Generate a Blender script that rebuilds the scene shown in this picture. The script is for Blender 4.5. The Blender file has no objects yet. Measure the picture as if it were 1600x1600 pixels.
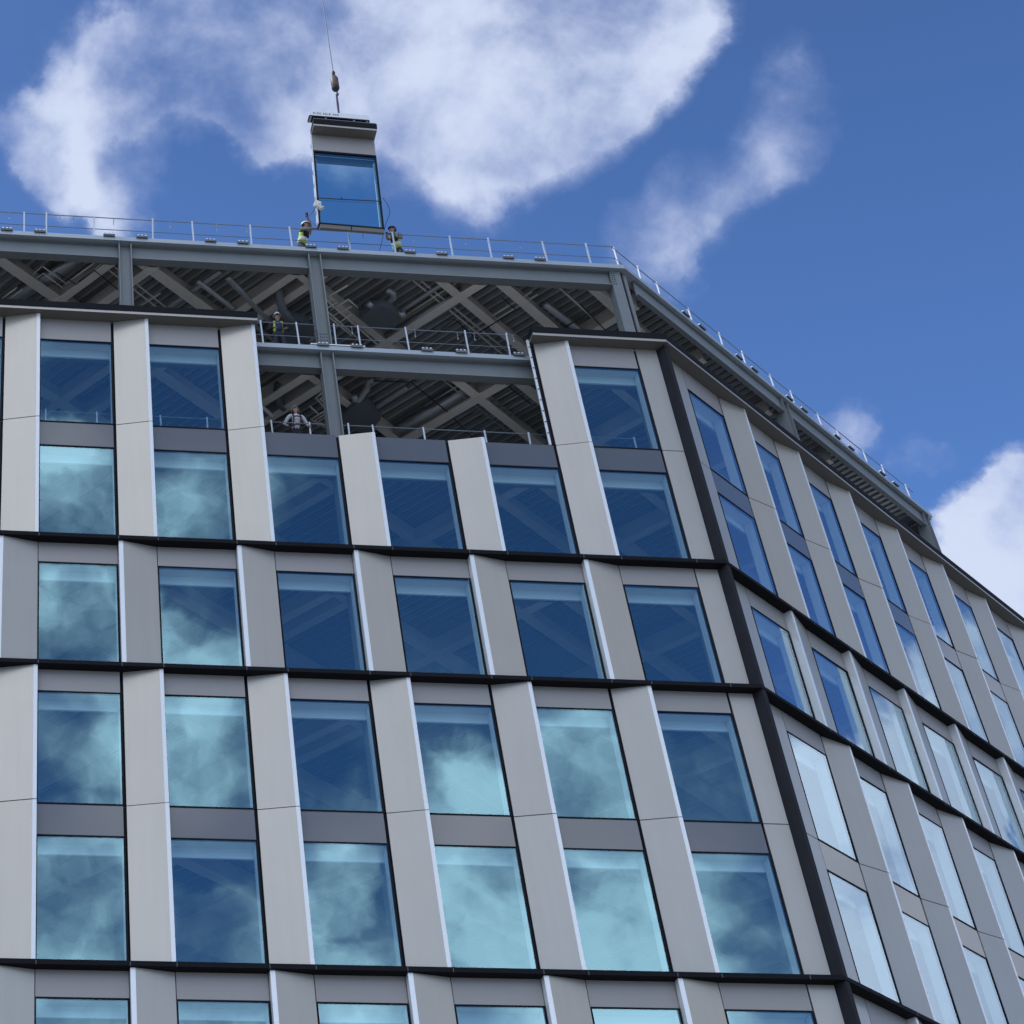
import bpy, bmesh, math, random
from mathutils import Vector, Matrix
random.seed(7)
S = bpy.context.scene
COL = S.collection
R_ = math.radians

# ------------------------------------------------------------------ camera
cam = bpy.data.cameras.new('camera')
co = bpy.data.objects.new('camera', cam)
COL.objects.link(co)
RX = Vector((0.99520973, -0.09543656, -0.02120044))
RY = Vector((0.04201246, 0.61331285, -0.78872194))
RZ = Vector((0.08827541, 0.78405307, 0.61438444))
M = Matrix.Identity(4)
for i in range(3):
    M[i][0], M[i][1], M[i][2] = RX[i], -RY[i], -RZ[i]
M[0][3], M[1][3], M[2][3] = -2.0290949, -35.95162736, -0.06868283
co.matrix_world = M
cam.sensor_fit = 'HORIZONTAL'
cam.sensor_width = 36
cam.lens = 2805.3046 / 1600 * 36
cam.shift_x = (800 - 183.741) / 1600
cam.shift_y = (802.341 - 800) / 1600
cam.clip_start = 0.1
cam.clip_end = 5000
S.camera = co

# ------------------------------------------------------------------ sun, exposure, sky
SUN_AZ, SUN_EL = -72.0, 56.0          # degrees clockwise from +Y, above the horizon
sd = Vector((math.sin(R_(SUN_AZ)) * math.cos(R_(SUN_EL)), math.cos(R_(SUN_AZ)) * math.cos(R_(SUN_EL)), math.sin(R_(SUN_EL))))
sl = bpy.data.lights.new('sun', 'SUN')
sl.energy = 2.0
sl.angle = R_(0.53)
sl.color = (1.0, 0.95, 0.88)
so = bpy.data.objects.new('sun', sl)
COL.objects.link(so)
so.rotation_euler = (-sd).to_track_quat('-Z', 'Y').to_euler()
so.location = (0, 0, 80)
S.view_settings.view_transform = 'Standard'
S.view_settings.look = 'None'
S.view_settings.exposure = 0.0
S.view_settings.gamma = 1.0
S.view_settings.use_curve_mapping = False
S.cycles.max_bounces = 8
S.cycles.transparent_max_bounces = 12
S.cycles.glossy_bounces = 4
S.cycles.caustics_reflective = False
S.cycles.caustics_refractive = False
S.cycles.use_denoising = True

W = bpy.data.worlds.new('World')
S.world = W
W.use_nodes = True
nt = W.node_tree
nt.nodes.clear()
N, L = nt.nodes.new, nt.links.new


def nd(t, **k):
    n = N(t)
    for a, b in k.items():
        setattr(n, a, b)
    return n


def mth(op, a, b=None, c=None, clamp=False):
    n = nd('ShaderNodeMath', operation=op, use_clamp=clamp)
    for i, v in enumerate((a, b, c)):
        if v is None:
            continue
        if isinstance(v, (int, float)):
            n.inputs[i].default_value = v
        else:
            L(v, n.inputs[i])
    return n.outputs[0]


tc = nd('ShaderNodeTexCoord')
DIR = tc.outputs['Generated']
sky = nd('ShaderNodeTexSky', sky_type='NISHITA', sun_disc=False)
sky.sun_elevation = R_(SUN_EL)
sky.sun_rotation = R_(SUN_AZ)
sky.altitude = 0
sky.air_density = 1.0
sky.dust_density = 0.6
sky.ozone_density = 2.0
SKY_K = 0.10
CLOUD_K = 1.0
# directional warp so the cloud outlines are ragged
wn = nd('ShaderNodeTexNoise', noise_dimensions='3D')
wn.inputs['Scale'].default_value = 8.0
wn.inputs['Detail'].default_value = 8.0
wn.inputs['Roughness'].default_value = 0.6
L(DIR, wn.inputs['Vector'])
wsub = nd('ShaderNodeVectorMath', operation='SUBTRACT')
L(wn.outputs['Color'], wsub.inputs[0])
wsub.inputs[1].default_value = (0.5, 0.5, 0.5)
wsc = nd('ShaderNodeVectorMath', operation='SCALE')
L(wsub.outputs[0], wsc.inputs[0])
wsc.inputs['Scale'].default_value = 0.085
wadd = nd('ShaderNodeVectorMath', operation='ADD')
L(DIR, wadd.inputs[0])
L(wsc.outputs[0], wadd.inputs[1])
wnorm = nd('ShaderNodeVectorMath', operation='NORMALIZE')
L(wadd.outputs[0], wnorm.inputs[0])
WD = wnorm.outputs[0]
# cloud banks: (azimuth clockwise from +Y, elevation, radius in degrees, weight)
AHEAD = [(23.56, 52.2, 6.3, 0.95), (27.6, 50.8, 4.3, .9), (16.64, 52.32, 3.96, 1.15), (30.63, 49.75, 2.71, 0.8), (23.58, 47.94, 2.29, 0.75),
         (11.66, 51.38, 3.0, 1.0), (9.0, 51.5, 2.4, .6), (6.56, 51.39, 2.1, 1.1), (3.09, 49.16, 1.77, 0.8), (6.58, 48.36, 1.67, 0.75), (20.26, 49.35, 2.71, 0.35),
         (33.25, 49.67, 1.88, 0.6), (14.37, 50.9, 2.5, 0.8), (27.96, 47.59, 2.29, 0.35), (37.0, 46.2, 1.7, 0.42), (36.3, 45.5, 1.6, .40), (35.0, 44.9, 1.7, 0.40),
         (32.9, 44.5, 1.9, 0.42), (31.0, 44.0, 1.9, 0.44), (29.33, 43.27, 1.6, 0.42), (31.69, 49.49, 1.25, 0.4), (34.27, 36.66, 1.15, 0.75),
         (36.12, 35.13, 0.79, 0.62), (38.7, 31.2, 3.1, 1.4), (37.3, 32.7, 1.3, 0.9), (36.6, 32.9, 1.2, .45), (37.0, 31.0, 1.6, .8), (38.6, 33.2, 1.3, 0.8), (5.8, 47.48, 1.04, 0.4),
         (22.28, 46.07, 1.46, 0.3), (29.78, 42.36, 1.25, 0.3), (20, 62, 9, 1.0), (45, 24, 8, 1.0)]
f1 = [(4.8, 38.6, 2.6, .85), (10.0, 37.6, 2.2, .75), (13.2, 38.5, 1.4, .5), (4.9, 34.4, 2.5, 1.15), (9.6, 33.6, 1.8, .55), (4.5, 40.8, 1.3, .55),
      (4.7, 30, 4, .62), (9.4, 30, 3, .62), (16, 23, 13, .36), (18.3, 27.0, 2.2, .8), (22.8, 28.2, 2.4, .9), (26.7, 27.4, 2.2, .45), (14, 27.6, 1.5, .5), (9.5, 23.2, 2.8, 1.25),
      (4.7, 25, 3, .75), (13, 25.5, 1.4, .5), (18.4, 24.8, 2.4, .7), (22.5, 23.6, 3, .42), (26, 23.4, 3, .40), (5, 20.5, 3, .6), (14, 20.5, 2.6, .5),
      (22, 20, 4, .7), (-20, 42, 15, 1.25), (-22, 22, 13, .95), (-38, 30, 16, 1.0), (-10, 62, 18, 1.2), (45, 14, 14, .8), (10, 8, 14, .6), (-70, 25, 22, .9), (43, 36, 12, .62)]  # the wide unseen banks are added to light the fin panels
f2 = [(71.5, 27.2, 2.6, 1.2), (74.4, 25.0, 2.6, 1.3), (77.0, 26.0, 2.4, 1.3), (76.6, 22.0, 4.5, 1.6), (72.6, 20.0, 2.6, 1.3), (73.6, 23, 2.0, .7), (69.5, 29, 2, .9), (75, 17, 6, 1.2), (60, 15, 8, .9),
      (88, 8, 8, .7), (116, 32, 24, 1.1)]  # last entry: unseen bank added to neutralise the light on the right face
BLOBS = [(a, e, r * (.98 if r < 7.5 else 1), w * (.9 if w > .62 else .78)) for a, e, r, w in AHEAD] + [(180 - a, e, r, w) for a, e, r, w in f1] + f2
dens = None
for az, el, r, w in BLOBS:
    v = (math.sin(R_(az)) * math.cos(R_(el)), math.cos(R_(az)) * math.cos(R_(el)), math.sin(R_(el)))
    d = nd('ShaderNodeVectorMath', operation='DOT_PRODUCT')
    L(WD, d.inputs[0])
    d.inputs[1].default_value = v
    mr = nd('ShaderNodeMapRange', interpolation_type='SMOOTHSTEP')
    L(d.outputs['Value'], mr.inputs[0])
    mr.inputs[1].default_value = math.cos(R_(r * 1.3))
    mr.inputs[2].default_value = 1.0
    mr.inputs[3].default_value = 0.0
    mr.inputs[4].default_value = w
    dens = mr.outputs[0] if dens is None else mth('ADD', dens, mr.outputs[0])
dens = mth('MINIMUM', dens, 1.07)
fb = nd('ShaderNodeTexNoise', noise_dimensions='3D')
fb.inputs['Scale'].default_value = 9.5
fb.inputs['Detail'].default_value = 12.0
fb.inputs['Roughness'].default_value = 0.57
fb.inputs['Distortion'].default_value = 0.12
L(DIR, fb.inputs['Vector'])
FB = fb.outputs['Fac']
damp = mth('MULTIPLY', mth('SUBTRACT', FB, 0.52), 3.1)
D = mth('ADD', dens, damp)
# no cloud where no bank reaches
D = mth('MULTIPLY', D, mth('MULTIPLY', dens, 2.2, clamp=True))
mk = nd('ShaderNodeMapRange', interpolation_type='SMOOTHSTEP')
L(D, mk.inputs[0])
mk.inputs[1].default_value = 0.03
mk.inputs[2].default_value = 1.35
MASK = mth('MULTIPLY', mk.outputs[0], 0.97)
f2n = nd('ShaderNodeTexNoise', noise_dimensions='3D')
f2n.inputs['Scale'].default_value = 9.0
f2n.inputs['Detail'].default_value = 7.0
f2n.inputs['Roughness'].default_value = 0.55
off = nd('ShaderNodeVectorMath', operation='ADD')
L(DIR, off.inputs[0])
off.inputs[1].default_value = (3.1, 1.7, 5.2)
L(off.outputs[0], f2n.inputs['Vector'])
thick = nd('ShaderNodeMapRange', interpolation_type='SMOOTHSTEP')
L(D, thick.inputs[0])
thick.inputs[1].default_value = 0.25
thick.inputs[2].default_value = 1.35
TH_ = mth('ADD', mth('MULTIPLY', thick.outputs[0], 0.72), mth('MULTIPLY', f2n.outputs['Fac'], 0.45))
cr = nd('ShaderNodeValToRGB')
cr.color_ramp.elements[0].position = 0.20
cr.color_ramp.elements[0].color = (0.33, 0.42, 0.72, 1)
cr.color_ramp.elements[1].position = 0.95
cr.color_ramp.elements[1].color = (0.66, 0.735, 0.93, 1)
L(TH_, cr.inputs[0])
# unseen clouds behind and beside the camera, brightened to light facade and reflections
sep = nd('ShaderNodeSeparateXYZ')
L(DIR, sep.inputs[0])
cloud_boost = nd('ShaderNodeMapRange', interpolation_type='SMOOTHSTEP')
L(sep.outputs[1], cloud_boost.inputs[0])
cloud_boost.inputs[1].default_value = 0.42
cloud_boost.inputs[2].default_value = -0.15
cloud_boost.inputs[3].default_value = 1.0
cloud_boost.inputs[4].default_value = 2.5
cr2 = nd('ShaderNodeValToRGB')
cr2.color_ramp.elements[0].position = 0.25
cr2.color_ramp.elements[0].color = (0.30, 0.35, 0.44, 1)
cr2.color_ramp.elements[1].position = 0.88
cr2.color_ramp.elements[1].color = (0.96, 1.0, 1.08, 1)
L(TH_, cr2.inputs[0])
front = nd('ShaderNodeMapRange', interpolation_type='SMOOTHSTEP')
L(sep.outputs[1], front.inputs[0])
front.inputs[1].default_value = 0.42
front.inputs[2].default_value = 0.1
cmx = nd('ShaderNodeMix', data_type='RGBA')
L(front.outputs[0], cmx.inputs['Factor'])
L(cr.outputs[0], cmx.inputs['A'])
L(cr2.outputs[0], cmx.inputs['B'])
gd = nd('ShaderNodeVectorMath', operation='DOT_PRODUCT')
L(DIR, gd.inputs[0])
gd.inputs[1].default_value = (math.sin(R_(114)) * math.cos(R_(30)), math.cos(R_(114)) * math.cos(R_(30)), math.sin(R_(30)))
grey = nd('ShaderNodeMapRange', interpolation_type='SMOOTHSTEP')  # added dimming of the unseen right-hand bank, keeps the right face darker
L(gd.outputs['Value'], grey.inputs[0])
grey.inputs[1].default_value = 0.84
grey.inputs[2].default_value = 0.95
grey.inputs[3].default_value = 1.0
grey.inputs[4].default_value = 0.28
cb = nd('ShaderNodeVectorMath', operation='SCALE')
L(cmx.outputs['Result'], cb.inputs[0])
L(mth('MULTIPLY', cloud_boost.outputs[0], grey.outputs[0]), cb.inputs['Scale'])
sb = nd('ShaderNodeVectorMath', operation='SCALE')
L(sky.outputs[0], sb.inputs[0])
sb.inputs['Scale'].default_value = SKY_K
hs = nd('ShaderNodeVectorMath', operation='MULTIPLY')
L(sb.outputs[0], hs.inputs[0])
hs.inputs[1].default_value = (0.65, 0.91, 1.30)
low = nd('ShaderNodeMapRange')
L(sep.outputs[2], low.inputs[0])
low.inputs[1].default_value = 0.78
low.inputs[2].default_value = 0.50
low.inputs[3].default_value = 0.98
low.inputs[4].default_value = 1.5
hs2 = nd('ShaderNodeVectorMath', operation='SCALE')
L(hs.outputs[0], hs2.inputs[0])
L(low.outputs[0], hs2.inputs['Scale'])
mx = nd('ShaderNodeMix', data_type='RGBA')
L(MASK, mx.inputs['Factor'])
L(hs2.outputs[0], mx.inputs['A'])
L(cb.outputs[0], mx.inputs['B'])
bg = nd('ShaderNodeBackground')
L(mx.outputs['Result'], bg.inputs[0])
bg.inputs[1].default_value = 1.0
wo = nd('ShaderNodeOutputWorld')
L(bg.outputs[0], wo.inputs[0])
W.cycles.sampling_method = 'MANUAL'
W.cycles.sample_map_resolution = 1024


# ------------------------------------------------------------------ materials
def mat(name, col, rough=0.5, metal=0.0, var=0.06, scale=1.5, spec=0.5, streak=0.0, bump=0.0):
    m = bpy.data.materials.new(name)
    m.use_nodes = True
    t = m.node_tree
    b = t.nodes['Principled BSDF']
    b.inputs['Roughness'].default_value = rough
    b.inputs['Metallic'].default_value = metal
    b.inputs['Specular IOR Level'].default_value = spec
    g = t.nodes.new('ShaderNodeNewGeometry')
    n = t.nodes.new('ShaderNodeTexNoise')
    n.inputs['Scale'].default_value = scale
    n.inputs['Detail'].default_value = 6
    t.links.new(g.outputs['Position'], n.inputs['Vector'])
    oi = t.nodes.new('ShaderNodeObjectInfo')
    a = t.nodes.new('ShaderNodeMath')
    a.operation = 'MULTIPLY_ADD'
    t.links.new(n.outputs['Fac'], a.inputs[0])
    a.inputs[1].default_value = 2 * var
    a.inputs[2].default_value = 1 - var
    a2 = t.nodes.new('ShaderNodeMath')
    a2.operation = 'MULTIPLY_ADD'
    t.links.new(oi.outputs['Random'], a2.inputs[0])
    a2.inputs[1].default_value = var
    a2.inputs[2].default_value = 1 - var / 2
    a3 = t.nodes.new('ShaderNodeMath')
    a3.operation = 'MULTIPLY'
    t.links.new(a.outputs[0], a3.inputs[0])
    t.links.new(a2.outputs[0], a3.inputs[1])
    src = a3.outputs[0]
    if streak:
        mp = t.nodes.new('ShaderNodeMapping')
        mp.inputs['Scale'].default_value = (6, 6, 0.35)
        t.links.new(g.outputs['Position'], mp.inputs[0])
        n2 = t.nodes.new('ShaderNodeTexNoise')
        n2.inputs['Scale'].default_value = 1.0
        n2.inputs['Detail'].default_value = 8
        t.links.new(mp.outputs[0], n2.inputs['Vector'])
        a4 = t.nodes.new('ShaderNodeMath')
        a4.operation = 'MULTIPLY_ADD'
        t.links.new(n2.outputs['Fac'], a4.inputs[0])
        a4.inputs[1].default_value = 2 * streak
        a4.inputs[2].default_value = 1 - streak
        a5 = t.nodes.new('ShaderNodeMath')
        a5.operation = 'MULTIPLY'
        t.links.new(src, a5.inputs[0])
        t.links.new(a4.outputs[0], a5.inputs[1])
        src = a5.outputs[0]
    v = t.nodes.new('ShaderNodeVectorMath')
    v.operation = 'SCALE'
    v.inputs[0].default_value = col
    t.links.new(src, v.inputs['Scale'])
    t.links.new(v.outputs[0], b.inputs['Base Color'])
    if bump:
        bp = t.nodes.new('ShaderNodeBump')
        bp.inputs['Strength'].default_value = bump
        bp.inputs['Distance'].default_value = 0.05
        n3 = t.nodes.new('ShaderNodeTexNoise')
        n3.inputs['Scale'].default_value = 0.9
        t.links.new(g.outputs['Position'], n3.inputs['Vector'])
        t.links.new(n3.outputs['Fac'], bp.inputs['Height'])
        t.links.new(bp.outputs[0], b.inputs['Normal'])
    return m


def glass_mat(name, refl, trans, edge=(0.66, 0.83, 0.97), base=0.42):
    m = bpy.data.materials.new(name)
    m.use_nodes = True
    t = m.node_tree
    t.nodes.clear()
    n = t.nodes.new
    l = t.links.new
    fr = n('ShaderNodeFresnel')
    fr.inputs[0].default_value = 1.5
    mr = n('ShaderNodeMapRange')
    mr.inputs[1].default_value = 0.04
    mr.inputs[2].default_value = 0.16
    mr.inputs[3].default_value = base
    mr.inputs[4].default_value = 0.48
    l(fr.outputs[0], mr.inputs[0])
    mr2 = n('ShaderNodeMapRange')
    mr2.inputs[1].default_value = 0.045
    mr2.inputs[2].default_value = 0.11
    l(fr.outputs[0], mr2.inputs[0])
    mc = n('ShaderNodeMix')
    mc.data_type = 'RGBA'
    l(mr2.outputs[0], mc.inputs['Factor'])
    mc.inputs['A'].default_value = (*refl, 1)
    mc.inputs['B'].default_value = (*edge, 1)
    g = n('ShaderNodeBsdfGlossy')
    g.inputs['Roughness'].default_value = 0.0
    l(mc.outputs['Result'], g.inputs['Color'])
    geo = n('ShaderNodeNewGeometry')
    nz = n('ShaderNodeTexNoise')
    nz.inputs['Scale'].default_value = 0.8
    nz.inputs['Detail'].default_value = 1
    l(geo.outputs['Position'], nz.inputs['Vector'])
    bp = n('ShaderNodeBump')
    bp.inputs['Strength'].default_value = 0.10
    bp.inputs['Distance'].default_value = 0.03
    l(nz.outputs['Fac'], bp.inputs['Height'])
    l(bp.outputs[0], g.inputs['Normal'])
    tr = n('ShaderNodeBsdfTransparent')
    tr.inputs['Color'].default_value = (*trans, 1)
    ms = n('ShaderNodeMixShader')
    l(mr.outputs[0], ms.inputs[0])
    l(tr.outputs[0], ms.inputs[1])
    l(g.outputs[0], ms.inputs[2])
    o = n('ShaderNodeOutputMaterial')
    l(ms.outputs[0], o.inputs[0])
    return m


PANEL = mat('champagne_metal', (0.50, 0.470, 0.412), 0.36, 0.4, 0.055, 0.7, streak=0.05, bump=0.10)
HEADER = mat('header_metal', (0.37, 0.345, 0.325), 0.45, 0.2, 0.03, 0.6, streak=0.02)
SPAN = mat('spandrel_grey', (0.14, 0.144, 0.148), 0.12, 0.0, 0.03, 0.8, spec=1.0, bump=0.05)
EDGE = mat('bright_aluminium', (0.93, 0.94, 0.93), 0.3, 0.2, 0.03, 3)
BLACK = mat('black_metal', (0.013, 0.013, 0.016), 0.75, 0.0, 0.15, 4, spec=0.12)
POSTB = mat('weathered_black', (0.026, 0.026, 0.030), 0.75, 0.0, 0.25, 1.5, spec=0.15, streak=0.3)
GASKET = mat('gasket_black', (0.008, 0.008, 0.012), 0.7, 0.0, 0.1, 5, spec=0.2)
BEIGE = mat('beige_metal', (0.16, 0.148, 0.13), 0.5, 0.0, 0.04, 1, streak=0.03)
REVEAL = mat('white_reveal', (0.92, 0.93, 0.93), 0.5, 0.0, 0.02, 1)
STEEL = mat('primed_steel', (0.215, 0.235, 0.24), 0.5, 0.0, 0.10, 2.5, streak=0.06)
TRIM = mat('galvanised_trim', (0.44, 0.49, 0.52), 0.45, 0.3, 0.08, 3)
CEILB = mat('ceiling_steel', (0.72, 0.68, 0.61), 0.6, 0.0, 0.12, 2)
DECK = mat('deck_metal', (0.27, 0.285, 0.29), 0.32, 0.4, 0.15, 2, streak=0.08)
CONC = mat('concrete', (0.48, 0.47, 0.44), 0.9, 0.0, 0.12, 1.2)
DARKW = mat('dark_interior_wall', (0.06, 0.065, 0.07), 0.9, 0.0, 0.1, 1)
GALV = mat('galvanised_duct', (0.42, 0.44, 0.45), 0.4, 0.5, 0.12, 6)
UNITM = mat('service_unit_grey', (0.14, 0.155, 0.17), 0.6, 0.1, 0.08, 3)
BLKC = mat('black_conduit', (0.01, 0.01, 0.012), 0.5, 0.0, 0.1, 5)
POSTM = mat('galvanised_post', (0.62, 0.66, 0.72), 0.4, 0.2, 0.06, 8)
RAILM = mat('rail_wire', (0.20, 0.22, 0.25), 0.45, 0.4, 0.08, 8)
GLASS = glass_mat('coated_glass', (0.44, 0.81, 0.94), (0.84, 1.0, 1.0), base=0.25)
GLASS2 = glass_mat('coated_glass_clear', (0.42, 0.70, 0.82), (0.55, 0.82, 0.88), base=0.3)
GROUND = mat('paving', (0.25, 0.245, 0.235), 0.85, 0.0, 0.12, 0.4)


# ------------------------------------------------------------------ mesh helpers
class MB:
    def __init__(s):
        s.v, s.f, s.m, s.mats = [], [], [], []

    def mi(s, m):
        if m not in s.mats:
            s.mats.append(m)
        return s.mats.index(m)

    def box(s, x0, x1, y0, y1, z0, z1, m, skip=''):
        b = len(s.v)
        s.v += [(x0, y0, z0), (x1, y0, z0), (x1, y1, z0), (x0, y1, z0), (x0, y0, z1), (x1, y0, z1), (x1, y1, z1), (x0, y1, z1)]
        F = {'b': (0, 3, 2, 1), 't': (4, 5, 6, 7), 'f': (0, 1, 5, 4), 'r': (1, 2, 6, 5), 'k': (2, 3, 7, 6), 'l': (3, 0, 4, 7)}
        k = s.mi(m)
        for a, q in F.items():
            if a not in skip:
                s.f.append(tuple(b + i for i in q))
                s.m.append(k)

    def prism(s, poly, z0, z1, m):
        a = sum(poly[i][0] * poly[(i + 1) % len(poly)][1] - poly[(i + 1) % len(poly)][0] * poly[i][1] for i in range(len(poly)))
        if a < 0:
            poly = poly[::-1]
        b, n = len(s.v), len(poly)
        s.v += [(x, y, z0) for x, y in poly] + [(x, y, z1) for x, y in poly]
        k = s.mi(m)
        s.f.append(tuple(b + i for i in range(n))[::-1])
        s.f.append(tuple(b + n + i for i in range(n)))
        s.m += [k, k]
        for i in range(n):
            j = (i + 1) % n
            s.f.append((b + i, b + j, b + n + j, b + n + i))
            s.m.append(k)

    def bar(s, p, q, w, h, m, up=(0, 0, 1)):
        p, q = Vector(p), Vector(q)
        d = (q - p).normalized()
        u = Vector(up)
        if abs(d.dot(u)) > 0.95:
            u = Vector((1, 0, 0))
        x = d.cross(u).normalized()
        y = x.cross(d)
        b = len(s.v)
        for e in (p, q):
            for a, c in ((-1, -1), (1, -1), (1, 1), (-1, 1)):
                s.v.append(tuple(e + x * a * w / 2 + y * c * h / 2))
        k = s.mi(m)
        for q4 in ((3, 2, 1, 0), (4, 5, 6, 7), (0, 1, 5, 4), (1, 2, 6, 5), (2, 3, 7, 6), (3, 0, 4, 7)):
            s.f.append(tuple(b + i for i in q4))
            s.m.append(k)

    def tube(s, path, r, m, n=10, flex=0.0, cap=True):
        P = [Vector(p) for p in path]
        rs = r if isinstance(r, (list, tuple)) else [r] * len(P)
        if flex:
            Q, rr = [], []
            for i in range(len(P) - 1):
                ln = (P[i + 1] - P[i]).length
                k = max(2, int(ln / 0.04))
                for j in range(k):
                    Q.append(P[i].lerp(P[i + 1], j / k))
                    rr.append(rs[i] * (1 + flex * (-1) ** j))
            Q.append(P[-1])
            rr.append(rs[-1])
            P, rs = Q, rr
        rings = []
        prev = None
        for i, p in enumerate(P):
            d = (P[min(i + 1, len(P) - 1)] - P[max(i - 1, 0)]).normalized()
            if prev is None:
                prev = d.orthogonal().normalized()
            x = (prev - d * prev.dot(d)).normalized()
            prev = x
            y = d.cross(x)
            b = len(s.v)
            for k in range(n):
                a = 2 * math.pi * k / n
                s.v.append(tuple(p + (x * math.cos(a) + y * math.sin(a)) * rs[i]))
            rings.append(b)
        k0 = s.mi(m)
        for a, b in zip(rings, rings[1:]):
            for k in range(n):
                j = (k + 1) % n
                s.f.append((a + k, a + j, b + j, b + k))
                s.m.append(k0)
        if cap:
            s.f.append(tuple(rings[0] + k for k in range(n))[::-1])
            s.f.append(tuple(rings[-1] + k for k in range(n)))
            s.m += [k0, k0]

    def mesh(s, name, smooth=False):
        me = bpy.data.meshes.new(name)
        me.from_pydata(s.v, [], s.f)
        for m in s.mats:
            me.materials.append(m)
        me.polygons.foreach_set('material_index', s.m)
        if smooth:
            me.polygons.foreach_set('use_smooth', [True] * len(me.polygons))
        me.update()
        return me


def link(name, me, parent=None, loc=(0, 0, 0), rz=0.0):
    o = bpy.data.objects.new(name, me)
    COL.objects.link(o)
    o.location = loc
    o.rotation_euler = (0, 0, rz)
    if parent:
        o.parent = parent
    return o


def thing(name, label, cat, loc=(0, 0, 0), group=None, me=None):
    o = link(name, me, None, loc)
    o['label'] = label
    o['category'] = cat
    if group:
        o['group'] = group
    return o


def part(name, mb, parent, loc=(0, 0, 0), rz=0.0, smooth=False):
    return link(name, mb.mesh(name, smooth) if isinstance(mb, MB) else mb, parent, loc, rz)


# ------------------------------------------------------------------ facade frames
TH = 0.6422602592503736
KX = 17.7076                       # plan corner of the two window planes
GZ = -1.67
O1, O2 = Vector((0, 0, 0)), Vector((18.66191458, 0.71386123, 0))
E2, N2 = Vector((math.cos(TH), math.sin(TH), 0)), Vector((math.sin(TH), -math.cos(TH), 0))
TT = math.tan(TH / 2)
FR = {1: (O1, Vector((1, 0, 0)), 0.0), 2: (O2, E2, TH)}
S2K = -1.1917                      # s of the corner on face 2
EP = -0.0


# ground
gmb = MB()
gmb.box(-900, 900, -900, 900, GZ - 0.3, GZ, GROUND)
g = part('ground', gmb, None)
g['kind'] = 'structure'

B = thing('office_building', 'large angular office building with grey panels and blue windows, its top floor still bare steel', 'building', (0, 0, GZ))


def bpart(name, mb, face=1, s=0.0, smooth=False, parent=None):
    """A part of the building, meshed in face coordinates (x = along, y = -outward)."""
    O, e, a = FR[face]
    p = O + e * s - Vector((0, 0, GZ))
    return part(name, mb, parent or B, p, a, smooth)


# levels of each row of units: kind, windows (z0,z1), spandrels, header (z0,z1), fins
ROWS = {
    'A': ('R', [(27.25, 30.30), (31.09, 34.09)], (30.30, 31.09), (34.09, 34.86), 27.22, 34.855, 31.09),
    'B': ('L', [(23.44, 26.49)], None, (26.49, 27.09), 23.41, 27.085, None),
    'C': ('R', [(15.87, 18.93), (19.70, 22.71)], (18.93, 19.70), (22.71, 23.30), 15.85, 23.295, 19.70),
    'D': ('L', [(12.09, 15.13)], None, (15.13, 15.74), 12.06, 15.735, None),
    'E': ('R', [(4.51, 7.57), (8.35, 11.35)], (7.57, 8.35), (11.35, 11.95), 4.49, 11.945, 8.35),
    'F': ('L', [(0.74, 3.77)], None, (3.77, 4.38), 0.70, 4.375, None),
}
TIP, DP = 0.105, 0.205
WW = {1: 2.0, 2: 1.866}


def g_frame(mb, s, z0, z1, ww):
    t = 0.035
    mb.box(s + 0.004, s + ww, -0.012, 0.07, z0, z0 + t, GASKET)
    mb.box(s + 0.004, s + ww, -0.012, 0.07, z1 - t, z1, GASKET)
    mb.box(s + 0.004, s + 0.004 + (t * .6 if ww > 1.9 else .006), -0.012, 0.07, z0 + t, z1 - t, GASKET)
    mb.box(s + ww - t * 1.3, s + ww, -0.012, 0.07, z0 + t, z1 - t, GASKET)


def g_pane(mb, s, z0, z1, ww):
    mb.box(s + 0.025, s + ww - 0.046, 0.004, 0.02, z0 + 0.035, z1 - 0.035, GLASS, skip='kblrt')


def g_reveal(mb, s, z0, z1, ww):
    mb.box(s - 0.05, s + ww + 0.05, 0.08, 0.42, z1 - 0.04, z1 + 0.02, REVEAL)
    mb.box(s - 0.05, s + ww + 0.05, 0.36, 0.42, z1 - 0.30, z1 - 0.041, REVEAL)
    mb.box(s - 0.045, s + 0.025, 0.08, 0.34, z0, z1 - 0.05, REVEAL)
    mb.box(s + ww - 0.055, s + ww + 0.045, 0.08, 0.34, z0, z1 - 0.05, REVEAL)
    mb.box(s - 0.04, s + ww + 0.04, 0.08, 0.34, z0 - 0.05, z0 - 0.002, REVEAL)


def g_fin(mb, s, kind, z0, z1, ww):
    j = 0.045
    if kind == 'R':
        mb.prism([(s + ww + j, 0.03), (s + ww + j, 0.0), (s + 3.0 - TIP, -DP), (s + 3.0 - TIP, 0.03)], z0, z1, PANEL)
    else:
        mb.prism([(s + ww + 0.012 + TIP, 0.03), (s + ww + 0.012 + TIP, -DP), (s + 2.985, 0.0), (s + 2.985, 0.03)], z0, z1, PANEL)


def g_edge(mb, s, kind, z0, z1, ww):
    if kind == 'R':
        mb.box(s + 3.001 - TIP, s + 2.992, -DP - 0.006, 0.03, z0 + 0.001, z1 - 0.001, EDGE)
    else:
        mb.box(s + ww + 0.006, s + ww + 0.011 + TIP, -DP - 0.006, 0.03, z0 + 0.001, z1 - 0.001, EDGE)


def g_flat(mb, s0, s1, z0, z1, m, y=0.0):
    mb.box(s0, s1, y, y + 0.05, z0, z1, m)


CACHE = {}


def shared(key, fn):
    if key not in CACHE:
        mb = MB()
        fn(mb)
        CACHE[key] = mb.mesh(key[0])
    return CACHE[key]


def fin_split(row):
    k, wins, sp, hd, z0, z1, j = ROWS[row]
    return [(z0, j - 0.012), (j + 0.012, z1)] if j else [(z0, z1)]


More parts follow.
